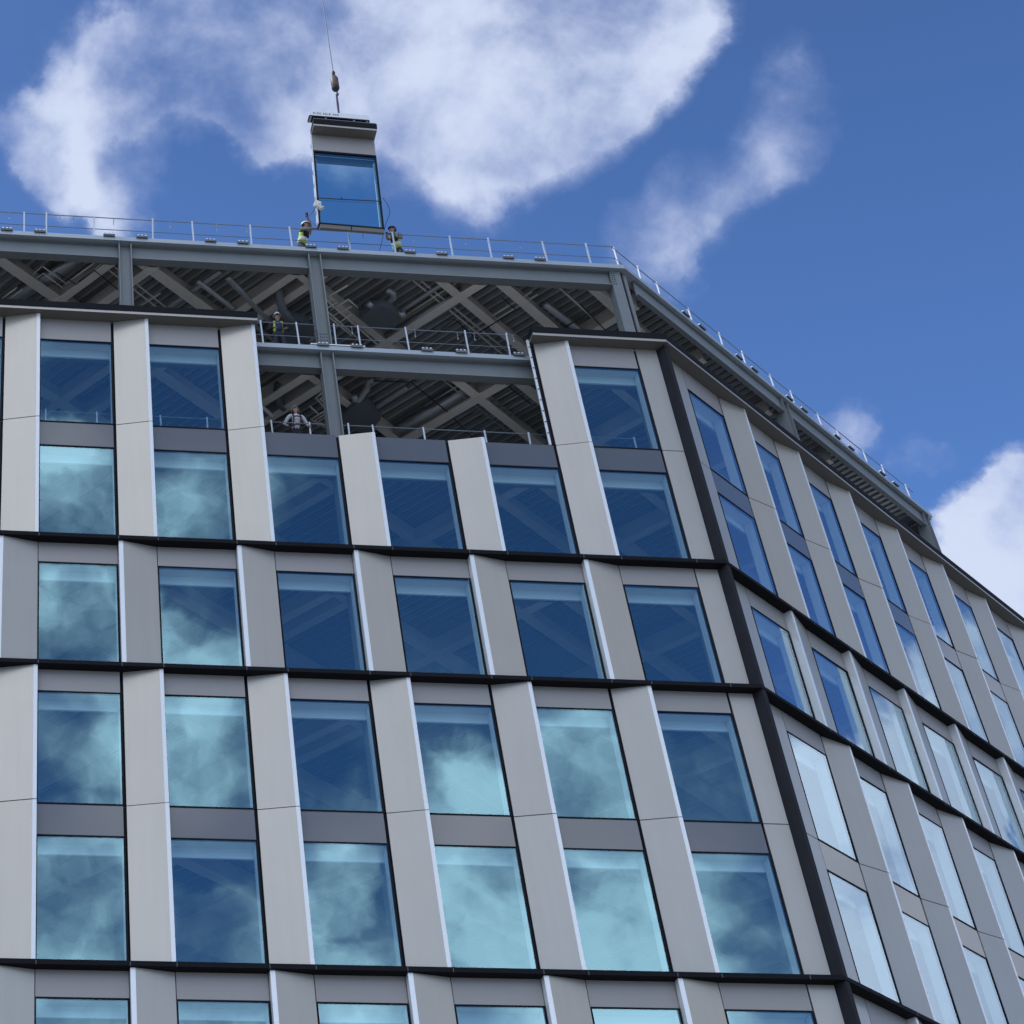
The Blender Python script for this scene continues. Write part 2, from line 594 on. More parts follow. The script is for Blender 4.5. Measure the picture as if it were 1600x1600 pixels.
def unit(face, c, row, wins_on=None, fins_on=None, header_on=True, span_on=True):
    kind, wins, sp, hd, fz0, fz1, j = ROWS[row]
    ww = WW[face]
    s = 3.0 * c
    for i, (z0, z1) in enumerate(wins):
        if wins_on is not None and i not in wins_on:
            continue
        w = bpart('window', shared(('window_frame', face, z0), lambda m: g_frame(m, 0, z0, z1, ww)), face, s)
        p = link('pane', shared(('pane', face, z0), lambda m: g_pane(m, 0, z0, z1, ww)), w)
        zc, xc = (z0 + z1) / 2, ww / 2
        ax, az = random.uniform(-.0035, .0035), random.uniform(-.004, .004)
        Mx = Matrix.Translation((xc, 0.01, zc)) @ Matrix.Rotation(az, 4, 'Z') @ Matrix.Rotation(ax, 4, 'X') @ Matrix.Translation((-xc, -0.01, -zc))
        p.matrix_local = Mx
        link('reveal', shared(('reveal', face, z0), lambda m: g_reveal(m, 0, z0, z1, ww)), w)
    for i, (z0, z1) in enumerate(fin_split(row)):
        if fins_on is not None and i not in fins_on:
            continue
        f = bpart('fin_panel', shared(('fin', face, kind, z0), lambda m: g_fin(m, 0, kind, z0, z1, ww)), face, s)
        f.rotation_euler.z += random.uniform(-.0025, .0025)
        link('edge_strip', shared(('edge', face, kind, z0), lambda m: g_edge(m, 0, kind, z0, z1, ww)), f)
    if header_on:
        bpart('header_panel', shared(('header', face, hd[0]), lambda m: g_flat(m, 0.004, ww - (.035 if kind == 'R' else .01), hd[0] + 0.002, hd[1] - 0.002, HEADER)), face, s)
    if sp and span_on:
        bpart('spandrel_panel', shared(('spandrel', face, sp[0]), lambda m: g_flat(m, 0.004, ww - .035, sp[0] + 0.002, sp[1] - 0.002, SPAN, 0.004)), face, s)


def unit_into(mb, face, c, row):
    kind, wins, sp, hd, fz0, fz1, j = ROWS[row]
    ww, s = WW[face], 3.0 * c
    for z0, z1 in wins:
        g_frame(mb, s, z0, z1, ww)
        g_pane(mb, s, z0, z1, ww)
        g_reveal(mb, s, z0, z1, ww)
    for z0, z1 in fin_split(row):
        g_fin(mb, s, kind, z0, z1, ww)
        g_edge(mb, s, kind, z0, z1, ww)
    g_flat(mb, s + 0.004, s + ww - 0.01, hd[0] + 0.002, hd[1] - 0.002, HEADER)
    if sp:
        g_flat(mb, s + 0.004, s + ww - 0.01, sp[0] + 0.002, sp[1] - 0.002, SPAN, 0.004)


C1, C2 = (-1, 6), (0, 10)
for r in 'ABCD':
    for c in range(*C1):
        last = c == 5
        if r == 'A' and c in (2, 3):
            unit(1, c, r, wins_on=[0], fins_on=[0], header_on=False)
        elif r == 'A' and c == 4:
            unit(1, c, r, wins_on=[0], header_on=False)
        else:
            unit(1, c, r, fins_on=[] if last else None)
    for c in range(*C2):
        unit(2, c, r)
# the rest of the two facades, out of the picture, as one repeated mass per face
for face, cols, rows in ((1, range(-8, -1), 'ABCDEF'), (1, range(-1, 6), 'EF'), (2, range(10, 13), 'ABCDEF'), (2, range(0, 10), 'EF')):
    mb = MB()
    for c in cols:
        for r in rows:
            unit_into(mb, face, c, r)
    o = bpart('window_grid', mb, face)
    o['kind'] = 'stuff'

# flat panels beside the corner post
for r in 'ABCDEF':
    for z0, z1 in fin_split(r):
        mb = MB()
        mb.box(17.028, 17.64, 0.0, 0.04, z0, z1, PANEL)
        bpart('corner_panel', mb, 1)
        mb = MB()
        mb.box(-0.86, -0.02, 0.0, 0.04, z0, z1, PANEL)
        bpart('corner_panel', mb, 2)
    # dark lining behind the joints
# corner post
ridge = Vector((KX + 0.262 * TT, -0.262, 0))
c_ = ridge + E2 * 0.17
d_ = c_ - N2 * 0.36
mb = MB()
mb.prism([(KX - 0.055, 0.06), (KX - 0.045, 0.0), (ridge.x, ridge.y), (c_.x, c_.y), (d_.x, d_.y)], GZ, 34.85, POSTB)
part('corner_post', mb, B, (0, 0, -GZ))

# inner lining: dark build-up behind fins, headers and spandrels
for face, s0, s1 in ((1, -24.0, 17.66), (2, -0.9, 39.0)):
    mb = MB()
    ww = WW[face]
    c = int(s0 // 3)
    while c * 3 < s1:
        a, b2 = max(s0, c * 3 + ww + 0.006), min(s1, c * 3 + 2.994)
        if b2 > a:
            top = 34.84
            if face == 1 and c in (2, 3):
                top = 31.05
            mb.box(a, b2, 0.055, 0.30, GZ, top, GASKET)
        c += 1
    for r, (k, wins, sp, hd, z0, z1, j) in ROWS.items():
        for za, zb in ([sp] if sp else []) + [hd] + [(z0 - 0.4, z0 - 0.02)]:
            if r == 'A' and face == 1 and za == hd[0]:
                mb.box(s0, 6.0, 0.06, 0.295, za + .02, zb - .02, GASKET)
                mb.box(15.0, s1, 0.06, 0.295, za + .02, zb - .02, GASKET)
            else:
                mb.box(s0, s1, 0.06, 0.295, za + .02, zb - .02, GASKET)
    bpart('wall_lining', mb, face)

# horizontal ledges
LED = [(27.092, 27.22), (23.302, 23.42), (15.742, 15.862), (11.952, 12.07), (4.382, 4.50), (0.58, 0.70)]
for z0, z1 in LED:
    for face in (1, 2):
        o_ = 0.28
        mb = MB()
        if face == 1:
            mb.prism([(-24, 0.05), (-24, -o_), (KX + o_ * TT, -o_), (KX - 0.05 * TT, 0.05)], z0, z1 - 0.03, BLACK)
            mb.prism([(-24, 0.052), (-24, -o_ + 0.02), (KX + (o_ - 0.02) * TT, -o_ + 0.02), (KX - 0.052 * TT, 0.052)], z1 - 0.03, z1, BLACK)
        else:
            mb.prism([(39, 0.05), (39, -o_), (S2K - o_ * TT, -o_), (S2K + 0.05 * TT, 0.05)], z0, z1 - 0.03, BLACK)
            mb.prism([(39, 0.052), (39, -o_ + 0.02), (S2K - (o_ - 0.02) * TT, -o_ + 0.02), (S2K + 0.052 * TT, 0.052)], z1 - 0.03, z1, BLACK)
        for k in range(-8, 14):
            for dx in (0.0, 2.0 if face == 1 else 1.9):
                x = 3 * k + dx
                if (face == 1 and -24 < x < 17.5) or (face == 2 and 0 < x < 39):
                    mb.box(x - .007, x + .007, -o_ - .0025, -o_ + .02, z0 - .002, z1 - .031, UNITM)
        bpart('ledge', mb, face)


# cornice at the head of the finished facade, with its beige soffit
def cornice(face, s0, s1, mitre=None):
    def poly(o, b=-0.05):
        if mitre == 'end':
            return [(s0, -b), (s0, -o), (KX + o * TT, -o), (KX + b * TT, -b)]
        if mitre == 'start':
            return [(s1, -b), (s1, -o), (S2K - o * TT, -o), (S2K - b * TT, -b)]
        return [(s0, -b), (s0, -o), (s1, -o), (s1, -b)]
    mb = MB()
    mb.prism(poly(0.385), 34.955, 35.16, BLACK)
    mb.prism(poly(0.34), 35.16, 35.215, BLACK)
    k = bpart('cornice', mb, face)
    mb = MB()
    mb.prism(poly(0.365), 34.865, 34.954, BEIGE)
    part('soffit', mb, k)
    mb = MB()
    p1, p0 = poly(0.368), poly(0.366)
    mb.prism([p1[1], p1[2], p0[2], p0[1]], 34.862, 34.953, PANEL)
    part('drip_edge', mb, k)


cornice(1, -24, 6.05)
cornice(1, 13.93, 0, 'end')
cornice(2, 0, 39, 'start')
# aluminium side frames of the opening where units are still missing
mb = MB()
mb.box(13.925, 13.975, -0.03, 0.06, 31.1, 34.86, GASKET)
mb.box(13.86, 13.924, -0.01, 0.04, 31.1, 35.0, EDGE)
for k in range(9):
    mb.box(13.875, 13.91, -0.022, -0.011, 31.5 + k * .4, 31.53 + k * .4, GASKET)
bpart('side_frame', mb, 1)

# ------------------------------------------------------------------ steel frame and decks
def ipoly(pts, planes_only=True):
    return pts


def inset_corner(y):
    return Vector((KX - y * TT, y))


def plan(y, far, back):
    k = inset_corner(y)
    e = k + Vector((E2.x, E2.y)) * far
    if far < 20:
        i = e - Vector((N2.x, N2.y)) * (back - e.y) / math.cos(TH) * 0.9
        return [Vector((-26, y)), k, e, i, Vector((-26, i.y))]
    return [Vector((-26, y)), k, e, Vector((e.x - 6, e.y + 8)), Vector((-26, e.y + 8))]


def clip(mb, poly, name):
    me = mb.mesh(name)
    bm = bmesh.new()
    bm.from_mesh(me)
    n = len(poly)
    for i in range(n):
        a, b = poly[i], poly[(i + 1) % n]
        d = b - a
        no = Vector((d.y, -d.x, 0)).normalized()
        bmesh.ops.bisect_plane(bm, geom=bm.verts[:] + bm.edges[:] + bm.faces[:], plane_co=(a.x, a.y, 0), plane_no=no, clear_outer=True)
    bmesh.ops.recalc_face_normals(bm, faces=bm.faces[:])
    bm.to_mesh(me)
    bm.free()
    return me


GA = R_(-50.0)
GU, GV = Vector((math.cos(GA), math.sin(GA))), Vector((math.cos(GA + math.pi / 2), math.sin(GA + math.pi / 2)))


def deck(z_top, poly, name='floor_deck'):
    """Concrete on corrugated metal: ribs run along the steel grid."""
    mb = MB()
    t = 0.085
    a = -45.0
    per = 0.30
    k = mb.mi(DECK)
    prof = []
    while a < 62:
        prof += [(a, z_top - .15), (a + .13, z_top - .15), (a + .16, z_top - .15 + t), (a + .27, z_top - .15 + t)]
        a += per
    b = len(mb.v)
    for v, z in prof:
        for u in (-60, 60):
            p = GU * u + GV * v
            mb.v.append((p.x, p.y, z))
    for i in range(len(prof) - 1):
        mb.f.append((b + 2 * i, b + 2 * i + 1, b + 2 * i + 3, b + 2 * i + 2))
        mb.m.append(k)
    me = clip(mb, poly, name)
    bm = bmesh.new()
    bm.from_mesh(me)
    # slab on top
    me.materials.append(CONC)
    lo = [bm.verts.new((p.x, p.y, z_top - .085)) for p in poly]
    hi = [bm.verts.new((p.x, p.y, z_top)) for p in poly]
    fs = [bm.faces.new(hi), bm.faces.new(lo[::-1])]
    for i in range(len(poly)):
        j = (i + 1) % len(poly)
        fs.append(bm.faces.new((lo[i], lo[j], hi[j], hi[i])))
    for f in fs:
        f.material_index = len(me.materials) - 1
    bm.to_mesh(me)
    bm.free()
    return link(name, me, B, (0, 0, -GZ))


TOPZ, MIDZ = 38.70, 34.72
P_TOP = plan(0.45, 18.78, 18)
P_LOW = plan(0.45, 40, 0)
deck(TOPZ, P_TOP, 'roof_deck')
FLOORS = [MIDZ, 30.94, 27.15, 23.37, 19.58, 15.80, 12.01, 8.22, 4.44, 0.65]
for z in FLOORS:
    deck(z, P_LOW if z != MIDZ else P_TOP)
# slab edge trims
for z in [TOPZ, MIDZ, 30.94]:
    mb = MB()
    mb.prism([(-26, 0.36), (-26, 0.75), (KX - 0.75 * TT, 0.75), (KX - 0.36 * TT, 0.36)], z - 0.155, z, TRIM)
    bpart('slab_edge', mb, 1)
    mb = MB()
    e_ = 17.62 if z > 34 else 39
    mb.prism([(e_, 0.36), (e_, 0.75), (S2K + 0.75 * TT, 0.75), (S2K + 0.36 * TT, 0.36)], z - 0.155, z, TRIM)
    bpart('slab_edge', mb, 2)


def ibeam(mb, s0, s1, y, ztop, h, fw, m, tf=0.03, tw=0.025):
    mb.box(s0, s1, y - fw / 2, y + fw / 2, ztop - tf, ztop, m)
    mb.box(s0, s1, y - fw / 2, y + fw / 2, ztop - h, ztop - h + tf, m)
    mb.box(s0, s1, y - tw / 2, y + tw / 2, ztop - h + tf, ztop - tf, m)


COLS1 = [-14.6, -8.9, -3.2, 2.50, 8.13]
COLS2 = [7.9, 17.2]
for x in COLS1:
    mb = MB()
    for sgn in (-1, 1):
        mb.box(x + sgn * 0.175 - 0.016, x + sgn * 0.175 + 0.016, 0.42, 0.78, GZ, TOPZ - 0.16, STEEL)
    mb.box(x - 0.159, x + 0.159, 0.585, 0.60, GZ, TOPZ - 0.16, STEEL)
    if x > 0:
        for z in (TOPZ, MIDZ):
            pass
    cobj = bpart('column', mb, 1)
    if x == 8.13:
        mb = MB()
        mb.box(x - 0.12, x + 0.12, 0.575, 0.584, MIDZ + 0.1, MIDZ + 0.75, STEEL)
        for i in range(4):
            for k in range(5):
                mb.box(x - 0.10 + i * .06, x - 0.075 + i * .06, 0.565, 0.575, MIDZ + 0.16 + k * .12, MIDZ + 0.185 + k * .12, GASKET)
        for sgn in (-1, 1):
            for k in range(5):
                mb.box(x + sgn * 0.2 - .01, x + sgn * 0.2 + .01, 0.47, 0.50, MIDZ + 0.16 + k * .12, MIDZ + 0.19 + k * .12, GASKET)
        part('splice_plate', mb, cobj)
for s in COLS2:
    mb = MB()
    for sgn in (-1, 1):
        mb.box(s + sgn * 0.175 - 0.016, s + sgn * 0.175 + 0.016, 0.42, 0.78, GZ, TOPZ - 0.16, STEEL)
    mb.box(s - 0.159, s + 0.159, 0.585, 0.60, GZ, TOPZ - 0.16, STEEL)
    bpart('column', mb, 2)
# corner column: broad plate towards face 1, flanges towards face 2
mb = MB()
mb.box(17.14, 17.46, 0.50, 0.53, GZ, TOPZ - 0.16, STEEL)
k3 = Vector((17.62, 0.56, 0))
mb.box(17.14, 17.17, 0.531, 0.85, GZ, TOPZ - 0.16, STEEL)
mb.bar((17.60, 0.60, GZ), (17.60, 0.60, TOPZ - 0.16), 0.13, 0.03, STEEL, (0, 1, 0))
mb.bar((17.53, 0.66, GZ), (17.53, 0.66, TOPZ - 0.16), 0.03, 0.25, DARKW, (0, 1, 0))
for k in range(6):
    mb.box(17.17, 17.20, 0.49, 0.499, 37.98 + k * .09, 38.01 + k * .09, GASKET)
    mb.box(17.24, 17.27, 0.49, 0.499, 37.98 + k * .09, 38.01 + k * .09, GASKET)
bpart('column', mb, 1)

for z in [TOPZ, MIDZ, 30.94]:
    xs = [-26] + COLS1 + [17.32]
    for a, b in zip(xs, xs[1:]):
        mb = MB()
        ibeam(mb, a + (0.2 if a > -26 else 0), b - 0.2, 0.61, z - 0.157, 0.60, 0.28, STEEL)
        bpart('edge_beam', mb, 1)
    xs = [S2K + 0.55] + COLS2 if z > 34 else [S2K + 0.55] + COLS2 + [39]
    for a, b in zip(xs, xs[1:]):
        mb = MB()
        ibeam(mb, a + 0.2, b - 0.2, 0.53, z - 0.157, 0.60, 0.15, STEEL)
        bpart('edge_beam', mb, 2)
# end beam closing the top deck, running back from the last column of face 2
kE = P_TOP[2]
bd = (P_TOP[3] - P_TOP[2]).normalized()
mb = MB()
a = Vector((kE.x, kE.y)) - Vector((E2.x, E2.y)) * 0.25 + bd * .3
b = a + bd * 11
mb.bar((a.x, a.y, TOPZ - .2), (b.x, b.y, TOPZ - .2), 0.22, 0.03, STEEL)
mb.bar((a.x, a.y, TOPZ - .48), (b.x, b.y, TOPZ - .48), 0.025, 0.5, STEEL)
mb.bar((a.x, a.y, TOPZ - .76), (b.x, b.y, TOPZ - .76), 0.22, 0.03, STEEL)
part('end_beam', mb, B, (0, 0, -GZ))

# ceiling beams on the turned grid: (offset along the normal, width)
D40 = [(1.41, .34), (-1.41, .34), (-4.3, .22), (-7.1, .26), (-8.3, .30), (-10.1, .26), (4.3, .3), (7.2, .3), (10.1, .3), (-12.8, .28), (-15.6, .28), (-18.4, .28), (-21.2, .28)]
D50 = [(2.1, .26), (3.1, .26), (6.3, .26), (6.95, .26), (10.6, .30), (14.8, .26), (18.4, .28), (22.2, .28), (26.0, .28), (-1.6, .26), (-5.6, .26), (-9.5, .26)]
P_BT = plan(0.80, 18.3, 18)
P_BL = plan(0.80, 39.5, 0)
for zi, z in enumerate([TOPZ] + FLOORS):
    pl = P_BT if zi < 2 else P_BL
    fl = MB()
    for di, (lst, ang) in enumerate(((D40, 40.0), (D50, -50.0))):
        u = Vector((math.cos(R_(ang)), math.sin(R_(ang))))
        n = Vector((-u.y, u.x)) if ang > 0 else Vector((-u.y, u.x))
        for o_, w in lst:
            if ang > 0:
                base = n * o_
            else:
                base = n * o_
            if zi == 1:
                base = base + n * 0.05
            p, q = base - u * 70, base + u * 70
            zt = z - 0.152
            h = 0.60 if ang < 0 else 0.57
            mb = MB() if zi < 2 else fl
            mb.bar((p.x, p.y, zt - h + .015), (q.x, q.y, zt - h + .015), w, 0.03, CEILB)
            mb.bar((p.x, p.y, zt - h / 2), (q.x, q.y, zt - h / 2), 0.03, h - .06, CEILB)
            if zi < 2:
                me = clip(mb, pl, 'ceiling_beam')
                if len(me.polygons):
                    link('ceiling_beam', me, B, (0, 0, -GZ))
    if zi >= 2:
        link('ceiling_frame', clip(fl, pl, 'ceiling_frame'), B, (0, 0, -GZ))

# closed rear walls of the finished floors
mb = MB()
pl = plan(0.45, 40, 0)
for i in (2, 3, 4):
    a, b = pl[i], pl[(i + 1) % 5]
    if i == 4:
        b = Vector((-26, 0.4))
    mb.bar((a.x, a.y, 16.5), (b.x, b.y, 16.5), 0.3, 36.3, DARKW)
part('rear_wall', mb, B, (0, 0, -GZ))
# concrete core
mb = MB()
mb.box(-12, -3, 11, 17, GZ, 38.5, CONC)
part('lift_core', mb, B, (0, 0, -GZ))

# ------------------------------------------------------------------ guard rails and brackets
def gxy(face, s, y):
    O, e, a = FR[face]
    nn = Vector((0, -1, 0)) if face == 1 else N2
    return O + e * s - nn * y


def guard(label, face, posts, s0, s1, z, hgt=1.12, mids=(0.58,), inset=0.62, tags=()):
    O, e, a = FR[face]
    base = gxy(face, s0, inset)
    t = thing('guard_rail', label, 'railing', (base.x, base.y, z), 'guard rails along the open slab edges')
    mb = MB()
    mb.tube([(0, 0.03, hgt - .04), (s1 - s0, 0.03, hgt - .04)], 0.017, RAILM, 6)
    for m_ in mids:
        mb.tube([(0, 0.03, m_), (s1 - s0, 0.03, m_)], 0.014, RAILM, 6)
    part('rail', mb, t, (0, 0, 0), a)
    me = None
    for s in posts:
        if me is None:
            mb = MB()
            mb.box(-0.021, 0.021, -0.02, 0.02, 0.0, hgt, POSTM)
            mb.box(-0.06, 0.06, -0.05, 0.06, 0.0, 0.02, POSTM)
            mb.box(-0.02, 0.02, 0.021, 0.05, hgt - .08, hgt - .02, GALV)
            mb.box(-0.02, 0.02, 0.021, 0.05, mids[0] - .03, mids[0] + .03, GALV)
            me = mb.mesh('post')
        po = link('post', me, t, e * (s - s0), a)
        po.rotation_euler = (random.uniform(-.02, .02), random.uniform(-.025, .025), a)
    for s in tags:
        mb = MB()
        mb.tube([(0, 0, hgt - .06), (.01, 0, hgt - .16), (-.005, 0, hgt - .3)], 0.012, RAILM, 5)
        mb.box(-.012, .012, -.01, .01, hgt - .36, hgt - .29, GALV)
        part('lanyard_clip', mb, t, e * (s - s0), a)
    return t


rp = [-22.8 + 3 * k + d for k in range(14) for d in (0, 1.35)]
rp = [x for x in rp if x < 0] + [0.2, 1.6, 3.35, 4.58, 6.31, 7.54, 9.29, 10.68, 12.42, 13.62, 15.35, 16.69]
guard('long thin guard rail with pale posts along the front roof edge', 1, rp, -25.5, inset_corner(.62).x, TOPZ,
      tags=(-0.9, 0.6, 1.0, 2.2, 3.9, 5.3, 6.2, 9.75, 11.3, 12.9, 14.6))
guard('guard rail with short looking posts along the receding side roof edge', 2, [-0.87, 0.35, 1.4, 3.15, 4.9, 6.2, 7.95, 9.2, 10.95, 12.2, 13.95, 15.2, 16.9],
      S2K + .62 * TT, 17.45, TOPZ)
guard('guard rail across the open bay, in front of the worker in dark top', 1, [6.38, 7.42, 8.48, 9.19, 10.6, 12.34, 13.55], 6.08, 13.85, MIDZ,
      tags=(9.0, 10.85, 12.1, 12.6, 13.75))
guard('lowest guard rail, half hidden behind the grey panels below the open bay', 1, [-4.6, -2.9, -1.5, 0.2, 1.6, 3.35, 4.6, 6.4, 7.43, 8.51, 9.22, 10.63, 12.36, 13.58, 15.3, 16.6], -6, 17.2, 30.94)

# facade fixing brackets on the slab edges
mb = MB()
mb.box(-0.17, 0.17, -0.10, 0.02, 0.0, 0.035, GASKET)
mb.box(-0.16, 0.16, -0.07, 0.05, 0.036, 0.06, GALV)
for k in (-0.11, 0.0, 0.11):
    mb.box(k - .03, k + .03, -0.085, -0.01, 0.06, 0.11, EDGE)
    mb.box(k - .012, k + .012, -0.06, -0.03, 0.11, 0.15, GASKET)
mb.box(-0.17, 0.17, -0.11, -0.10, -0.03, 0.05, UNITM)
BRK = mb.mesh('fixing_bracket')
for z, face, ss in ((TOPZ, 1, [3 * k + d for k in range(-3, 6) for d in (2.03, 3.0) if 3 * k + d < 16]),
                    (TOPZ, 2, [3 * k + d for k in range(0, 5) for d in (2.2, 3.1)]),
                    (MIDZ, 1, [8.03, 9.0, 11.03, 12.02, 13.7])):
    for s in ss:
        p = gxy(face, s, 0.42)
        link('fixing_bracket', BRK, B, (p.x, p.y, z - GZ), FR[face][2])
mb = MB()
mb.box(7.68, 9.25, 0.37, 0.47, MIDZ + 0.045, MIDZ + 0.085, EDGE)
mb.box(7.72, 9.2, 0.38, 0.46, MIDZ + 0.004, MIDZ + 0.044, GASKET)
bpart('packing_plate', mb, 1)

# ------------------------------------------------------------------ services under the decks
def serv(name, label, cat, paths, m, r, z=None, flex=0.0, group=None, n=10, square=None):
    mb = MB()
    o = paths[0][0]
    zz = o[2] if len(o) > 2 else z
    base = Vector((o[0], o[1], zz))
    for i, p in enumerate(paths):
        pts = [Vector((q[0], q[1], q[2] if len(q) > 2 else z)) - base for q in p]
        if square:
            for a, b in zip(pts, pts[1:]):
                mb.bar(a, b, square[0], square[1], m)
        else:
            mb.tube(pts, r, m, n, flex)
        # hangers up to the deck
    t = thing(name, label, cat, base, group, mb.mesh(name, True))
    return t


def hang(t, pts, ztop):
    # thin rods that carry the run from the deck
    mb = MB()
    for x, y, z in pts:
        mb.bar(Vector((x, y, z)) - t.location, Vector((x, y, ztop)) - t.location, 0.012, 0.012, GALV)
    part('hanger', mb, t)


t = serv('duct', 'round grey duct running diagonally just left of the column in the upper opening', 'duct', [[(4.75, 1.4), (6.22, 2.68), (8.2, 4.4)]], GALV, 0.085, 38.1)
hang(t, [(5.3, 1.88, 38.1), (6.1, 2.57, 38.1)], 38.55)
t = serv('duct', 'bent duct under the roof deck, passing above the worker in the upper opening', 'duct', [[(5.6, 1.1), (6.08, 1.62), (6.66, 2.3), (7.35, 3.0), (8.4, 3.9)]], GALV, 0.095, 38.0, flex=.05)
hang(t, [(6.3, 1.9, 38.0), (7.0, 2.65, 38.0)], 38.55)
t = serv('duct', 'thick dark duct hanging straight down with an elbow above the upper worker', 'duct', [[(7.22, 1.5, 38.3), (7.24, 1.62, 38.0), (7.28, 1.75, 37.7), (7.42, 1.98, 37.5), (7.75, 2.3, 37.45)]], UNITM, 0.13)
hang(t, [(7.5, 2.05, 37.5)], 38.55)
t = serv('duct', 'silver flexible elbow above the dark grey service unit under the roof', 'duct', [[(10.15, 1.95), (10.4, 1.92), (10.62, 1.82), (10.72, 1.62), (10.66, 1.42), (10.45, 1.3)]], GALV, 0.10, 38.05, flex=.07)
hang(t, [(10.62, 1.8, 38.05)], 38.55)
t = serv('duct', 'slim straight duct leading up to the right from the upper service unit', 'duct', [[(11.01, 2.31), (11.93, 1.16), (12.1, .95)]], GALV, 0.07, 38.1, flex=.03)
hang(t, [(11.4, 1.83, 38.1)], 38.55)
t = serv('duct', 'round duct under the roof deck beside the corner column', 'duct', [[(15.39, 1.59), (16.66, 2.54), (18.0, 3.55)]], GALV, 0.11, 38.1)
hang(t, [(15.8, 1.9, 38.1)], 38.55)
t = serv('duct', 'silver flexible duct lying diagonally in the lower opening', 'duct', [[(9.83, 2.37), (10.61, 1.35)]], GALV, 0.085, 34.2, flex=.05)
hang(t, [(10.2, 1.88, 34.2)], 34.55)
t = serv('duct', 'crumpled silver elbow just above the lower service unit', 'duct', [[(9.2, 1.95, 34.0), (9.35, 1.75, 34.1), (9.47, 1.5, 34.2), (9.47, 1.24, 34.25), (9.6, 1.15, 34.25)]], GALV, 0.10, flex=.08)
hang(t, [(9.45, 1.5, 34.2)], 34.55)
t = serv('duct', 'dark flexible elbow above the lower worker, close to the left jamb', 'duct', [[(6.93, 1.55, 34.3), (6.9, 1.85, 34.15), (6.98, 2.1, 34.05), (7.2, 2.34, 34.05)]], UNITM, 0.12, flex=.06)
hang(t, [(7.0, 2.1, 34.05)], 34.55)
t = serv('duct', 'short pale tube to the left of the lower worker', 'duct', [[(6.45, 2.2), (6.9, 2.62)]], EDGE, 0.06, 34.0)
hang(t, [(6.6, 2.35, 34.0)], 34.55)

t = serv('pipe_rack', 'crossing pipes to the right of the bare column under the roof', 'pipes',
         [[(8.6, 1.65), (9.9, 2.85), (10.6, 3.5)], [(8.7, 2.1), (9.96, 3.29)], [(8.88, 2.13), (9.33, 1.64)], [(9.0, 2.36), (9.5, 1.91)], [(9.15, 2.76), (9.56, 2.24)], [(8.9, 2.42), (9.76, 3.19)],
          [(9.33, 1.64), (9.7, 1.98)], [(8.4, 1.9), (9.2, 1.05)], [(8.55, 2.3), (9.0, 1.8)]], CEILB, 0.032, 37.9, n=6)
hang(t, [(9.2, 2.2, 37.9), (9.7, 2.68, 37.9)], 38.55)
t = serv('pipe_rack', 'stepped thin pipes between the front beams at the far left under the roof', 'pipes',
         [[(-0.25, 1.61), (0.12, 1.09), (0.9, 1.79)], [(-0.15, 1.73), (0.16, 1.38), (0.79, 1.96)], [(0.89, 1.72), (1.63, 0.84)], [(1.14, 1.83), (1.84, 0.86)], [(1.87, 0.92), (3.77, 2.65)], [(2.1, 0.84), (4.01, 2.6)],
          [(-1.01, 2.53), (-0.58, 2.03)], [(-0.77, 2.51), (-0.41, 2.08)], [(3.1, 2.6), (3.7, 1.95)]], CEILB, 0.026, 38.05, n=6)
hang(t, [(0.1, 1.2, 38.05), (1.3, 1.3, 38.05), (3.0, 1.9, 38.05)], 38.55)
t = serv('pipe_rack', 'nested bent pipes left of the column in the lower opening', 'pipes',
         [[(8.15, 1.47), (8.0, 1.72), (8.37, 2.17)], [(8.3, 1.5), (8.12, 1.74), (8.45, 2.1)], [(8.45, 2.15), (8.03, 2.65), (8.3, 2.89)], [(8.5, 2.28), (8.14, 2.69), (8.5, 3.0)], [(8.62, 2.32), (8.26, 2.72), (8.64, 3.06)], [(7.9, 2.1), (8.2, 2.4)]],
         CEILB, 0.028, 33.95, n=6)
hang(t, [(8.2, 1.9, 33.95), (8.3, 2.6, 33.95)], 34.55)
t = serv('conduit', 'thin black conduit zigzag between the left beams under the roof', 'conduit', [[(0.53, 1.22), (1.17, 1.67), (1.24, 1.53), (1.64, 1.04), (2.53, 1.9)]], BLKC, 0.018, 37.95, n=5)
t = serv('conduit', 'thin black conduit bent to a corner under the middle roof beams', 'conduit', [[(12.2, 2.75), (12.37, 2.89), (12.75, 2.29), (13.44, 2.9), (13.7, 3.1)]], BLKC, 0.02, 37.95, n=5)
t = serv('conduit', 'thin black conduit crossing the right middle roof beam', 'conduit', [[(13.6, 2.8), (13.98, 2.33), (14.49, 1.69), (13.93, 1.22)]], BLKC, 0.02, 37.9, n=5)
t = serv('conduit', 'crossed black conduits next to the corner column', 'conduit', [[(16.2, 2.43), (16.75, 1.76)], [(16.37, 1.34), (17.58, 2.47)]], BLKC, 0.02, 37.95, n=5)
t = serv('conduit', 'long thin black conduit slanting across the lower opening', 'conduit', [[(9.52, 0.94), (10.61, 0.92), (11.95, 2.1), (13.01, 3.24)]], BLKC, 0.02, 34.0, n=5)
t = serv('conduit', 'short thin black conduit at the right of the lower opening', 'conduit', [[(13.3, .75), (13.55, 0.99), (14.3, 1.62)]], BLKC, 0.018, 34.0, n=5)


